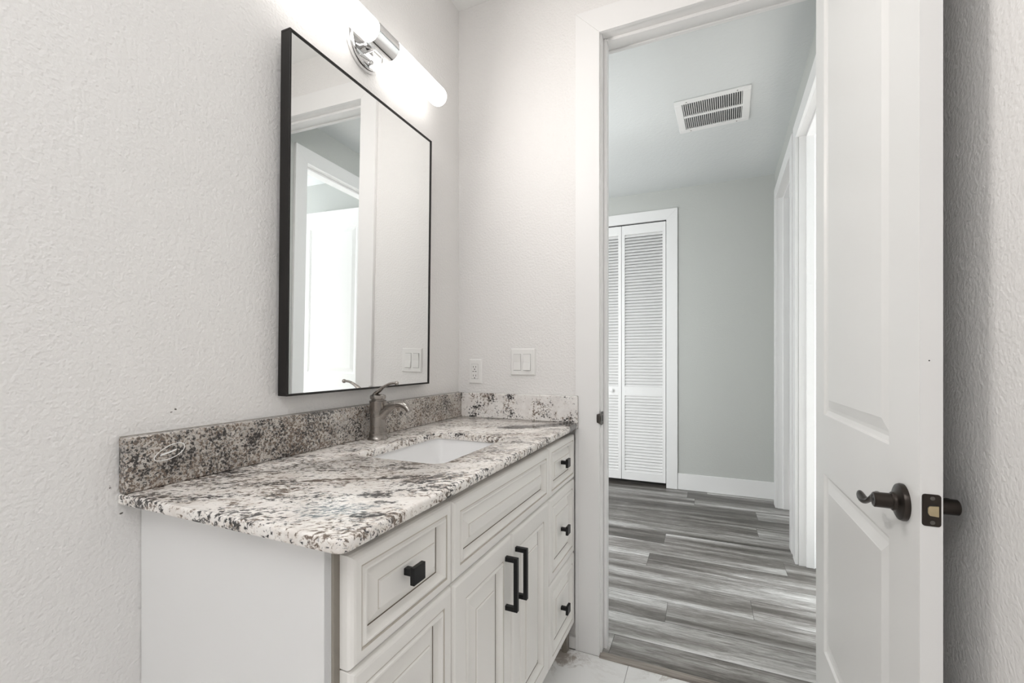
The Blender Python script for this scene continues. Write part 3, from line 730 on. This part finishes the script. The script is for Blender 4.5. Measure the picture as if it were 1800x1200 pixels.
# ---- faucet
fx_, fy_ = 0.0605, -0.5515
fc = thing('faucet', 'brushed nickel single lever faucet standing behind the sink', 'faucet', (fx_, fy_, ZT))
bm = bmesh.new(); lathe(bm, (fx_, fy_, ZT), (0, 0, 1), [(0.0288, 0.0), (0.0288, 0.0022), (0.0270, 0.0040), (0.0248, 0.0080), (0.0238, 0.0160), (0.0244, 0.0185), (0.0240, 0.0205), (0.0226, 0.0215)], 40); obj('base', bm, 'nickel', fc, smooth=35)
bm = bmesh.new(); lathe(bm, (fx_, fy_, ZT), (0, 0, 1), [(0.0224, 0.0205), (0.0222, 0.060), (0.0226, 0.1035), (0.0236, 0.1055), (0.0236, 0.1085), (0.0210, 0.1095)], 40); obj('body', bm, 'nickel', fc, smooth=35)
bm = bmesh.new(); lathe(bm, (fx_, fy_, ZT), (0, 0, 1), [(0.0175, 0.1090), (0.0175, 0.1120), (0.0212, 0.1140), (0.0218, 0.1200), (0.0210, 0.1235), (0.0120, 0.1265), (0, 0.1270)], 36); cap = obj('cap', bm, 'nickel', fc, smooth=35)
bm = bmesh.new(); h = ZT
sweep(bm, [(fx_ - 0.0225, fy_, h + 0.1175), (fx_ - 0.014, fy_, h + 0.1235), (fx_ + 0.002, fy_, h + 0.1350), (fx_ + 0.020, fy_, h + 0.1475), (fx_ + 0.040, fy_, h + 0.1565), (fx_ + 0.055, fy_, h + 0.1590), (fx_ + 0.0655, fy_, h + 0.1590)],
      [(0.0030, 0.0012), (0.0090, 0.0040), (0.0085, 0.0052), (0.0062, 0.0042), (0.0050, 0.0035), (0.0050, 0.0036), (0.0040, 0.0030)], seg=16, up=(0, 0, 1), n=6)
lathe(bm, (fx_ + 0.0640, fy_, h + 0.1590), (1, 0, -0.05), [(0.0040, -0.004), (0.0058, -0.001), (0.0060, 0.0025), (0.0045, 0.0052), (0, 0.0060)], 16)
obj('lever', bm, 'nickel', fc, smooth=50)
bm = bmesh.new()
sweep(bm, [(fx_ + 0.004, fy_, h + 0.0640), (fx_ + 0.022, fy_, h + 0.0765), (fx_ + 0.042, fy_, h + 0.0910), (fx_ + 0.062, fy_, h + 0.1000), (fx_ + 0.082, fy_, h + 0.1010), (fx_ + 0.099, fy_, h + 0.0945), (fx_ + 0.109, fy_, h + 0.0835)],
      [(0.0170, 0.0195), (0.0135, 0.0150), (0.0110, 0.0110), (0.0102, 0.0095), (0.0100, 0.0090), (0.0098, 0.0086), (0.0094, 0.0082)], seg=24, up=(0, 0, 1), n=7)
obj('spout', bm, 'nickel', fc, smooth=50)

# ================================================================== ON THE WALLS
# mirror, hung leaning slightly forward
MW, MH, MD, LIP = 0.5740, 0.8375, 0.029, 0.0052
mr = thing('wall_mirror', 'tall mirror in a thin black frame hung over the vanity', 'mirror', (0.0050, -0.5416, 0.9485), (0, 0.0125, 0.007))
bm = bmesh.new(); a = MW / 2
for y0, y1, z0, z1 in ((-a, a, 0, LIP), (-a, a, MH - LIP, MH), (-a, -a + LIP, LIP, MH - LIP), (a - LIP, a, LIP, MH - LIP)):
    box(bm, 0, y0, z0, MD, y1, z1, 0.0006)
obj('frame', bm, 'frame', mr, world=False)
obj('glass', B(0.006, -a + LIP - 0.001, LIP - 0.001, MD - 0.0030, a - LIP + 0.001, MH - LIP + 0.001), 'mirror', mr, world=False)['label'] = 'mirror glass'

# vanity light
TX, TZ, TY, TR = 0.065, 1.9365, -0.5430, 0.0315
vl = thing('vanity_light', 'chrome vanity light with two glowing white tubes above the mirror', 'wall lamp', (0.0, TY, TZ))
bm = bmesh.new(); lathe(bm, (0.0006, TY, TZ), (1, 0, 0), [(0.0685, 0), (0.0690, 0.004), (0.0680, 0.0130), (0.0650, 0.0165), (0.0600, 0.0175), (0.0590, 0.0160), (0.0, 0.0165)], 56); obj('backplate', bm, 'chrome', vl, smooth=35)
bm = bmesh.new(); lathe(bm, (0.012, TY, TZ), (1, 0, 0), [(0.020, 0), (0.017, 0.006), (0.016, 0.030)], 24); obj('arm', bm, 'chrome', vl, smooth=35)
bm = bmesh.new(); lathe(bm, (0.017, TY + 0.012, TZ - 0.043), (1, 0, 0), [(0.0050, 0), (0.0060, 0.002), (0.0060, 0.006), (0.0035, 0.0085), (0, 0.009)], 16); obj('thumb_screw', bm, 'chrome', vl, smooth=35)
SL = 0.0435
bm = bmesh.new(); lathe(bm, (TX, TY - SL, TZ), (0, 1, 0), [(0.0300, 0.0), (0.0322, 0.0008), (0.0322, 2 * SL - 0.0008), (0.0300, 2 * SL)], 48); obj('sleeve', bm, 'chrome', vl, smooth=35)
for s in (-1, 1):
    bm = bmesh.new(); prof = [(TR, SL + 0.0003)]
    end = 0.316; rc = 0.026
    for k in range(9):
        t = PI / 2 * k / 8; prof.append((TR - rc + rc * math.cos(t) if k < 8 else TR - rc, end - rc + rc * math.sin(t)))
    prof.append((0, end + 0.0005))
    lathe(bm, (TX, TY, TZ), (0, s, 0), prof, 40); obj('glass_tube', bm, 'tube', vl, smooth=40)['label'] = 'glowing white glass tube'

# the light of the two tubes, thrown into the room
area('vanity_tube_light', (TX + TR + 0.002, TY - 0.10, TZ), (0, -PI / 2 + 0.16, 0), 0.04, 0.34, 5.0, (1.0, 0.955, 0.92))

# switches
sw = thing('light_switch', 'white double rocker switch plate on the wall beside the door', 'light switch', (0.2797, -0.0005, 1.0220))
def ypl(bm, x0, x1, z0, z1, y0, y1, bev=0.0, seg=1): box(bm, x0, y0, z0, x1, y1, z1, bev, seg=seg)
bm = bmesh.new(); panel_pts = [(0, 0), (0, 0.0015), (0.0035, 0.0060), (0.0045, 0.0062)]
def plate(x0, x1, z0, z1):
    bm = bmesh.new(); rings = []
    for ins, d in panel_pts: rings.append([bm.verts.new((x, -0.0005 - d, z)) for x, z in ((x0 + ins, z0 + ins), (x1 - ins, z0 + ins), (x1 - ins, z1 - ins), (x0 + ins, z1 - ins))])
    for a, b in zip(rings, rings[1:]):
        for i in range(4): bm.faces.new((a[i], a[(i + 1) % 4], b[(i + 1) % 4], b[i]))
    bm.faces.new(rings[-1]); bm.faces.new(rings[0]); return bm
obj('cover_plate', plate(0.2300, 0.3295, 0.9715, 1.0730), 'plastic', sw)
for x0, x1, tilt in ((0.2430, 0.2715, -1), (0.2825, 0.3110, 1)):
    z0, z1 = 0.9915, 1.0510
    obj('rocker_gap', B(x0 - 0.0008, -0.0069, z0 - 0.0012, x1 + 0.0008, -0.0060, z1 + 0.0010), 'gap', sw)
    bm = bmesh.new(); t = 0.0035 * tilt; zm = (z0 + z1) / 2
    prism(bm, [(-0.0062, z0), (-0.0090 - max(t, 0), z0), (-0.0082, zm), (-0.0090 - max(-t, 0), z1), (-0.0062, z1)], 'x', x0, x1, bev=0.0004)
    obj('rocker', bm, 'plastic', sw)
    for zc in (0.9795, 1.0650):
        bm = bmesh.new(); lathe(bm, ((x0 + x1) / 2, -0.0066, zc), (0, -1, 0), [(0.0022, 0), (0.0018, 0.0006), (0, 0.0007)], 12); obj('screw', bm, 'plastic', sw, smooth=40)
# outlet
ot = thing('wall_outlet', 'white duplex outlet plate low in the corner by the granite', 'outlet', (0.0780, -0.0005, 0.9855))
obj('cover_plate', plate(0.0490, 0.1073, 0.9362, 1.0335), 'plastic', ot)
obj('receptacle_gap', B(0.0612, -0.0068, 0.9548, 0.0908, -0.0060, 1.0136), 'gap', ot)
rc_ = obj('receptacle', B(0.0620, -0.0082, 0.9556, 0.0900, -0.0062, 1.0128, 0.0005), 'plastic', ot)
bm = bmesh.new()
for zc in (1.0020, 0.9680):
    for xo in (-0.0055, 0.0055): box(bm, 0.0760 + xo - 0.0010, -0.0085, zc - 0.0033, 0.0760 + xo + 0.0010, -0.0081, zc + 0.0040)
    lathe(bm, (0.0760, -0.0081, zc - 0.0090), (0, -1, 0), [(0.0023, 0), (0.0023, 0.0004)], 12)
obj('slots', bm, 'slot', rc_)
for xo in (-0.0062, 0.0050): obj('reset_button', B(0.0760 + xo - 0.0035, -0.0088, 0.9828, 0.0760 + xo + 0.0035, -0.0080, 0.9858, 0.0003), 'gap', rc_)
for zc in (0.9445, 1.0250):
    bm = bmesh.new(); lathe(bm, (0.0780, -0.0066, zc), (0, -1, 0), [(0.0022, 0), (0.0018, 0.0006), (0, 0.0007)], 12); obj('screw', bm, 'plastic', ot, smooth=40)
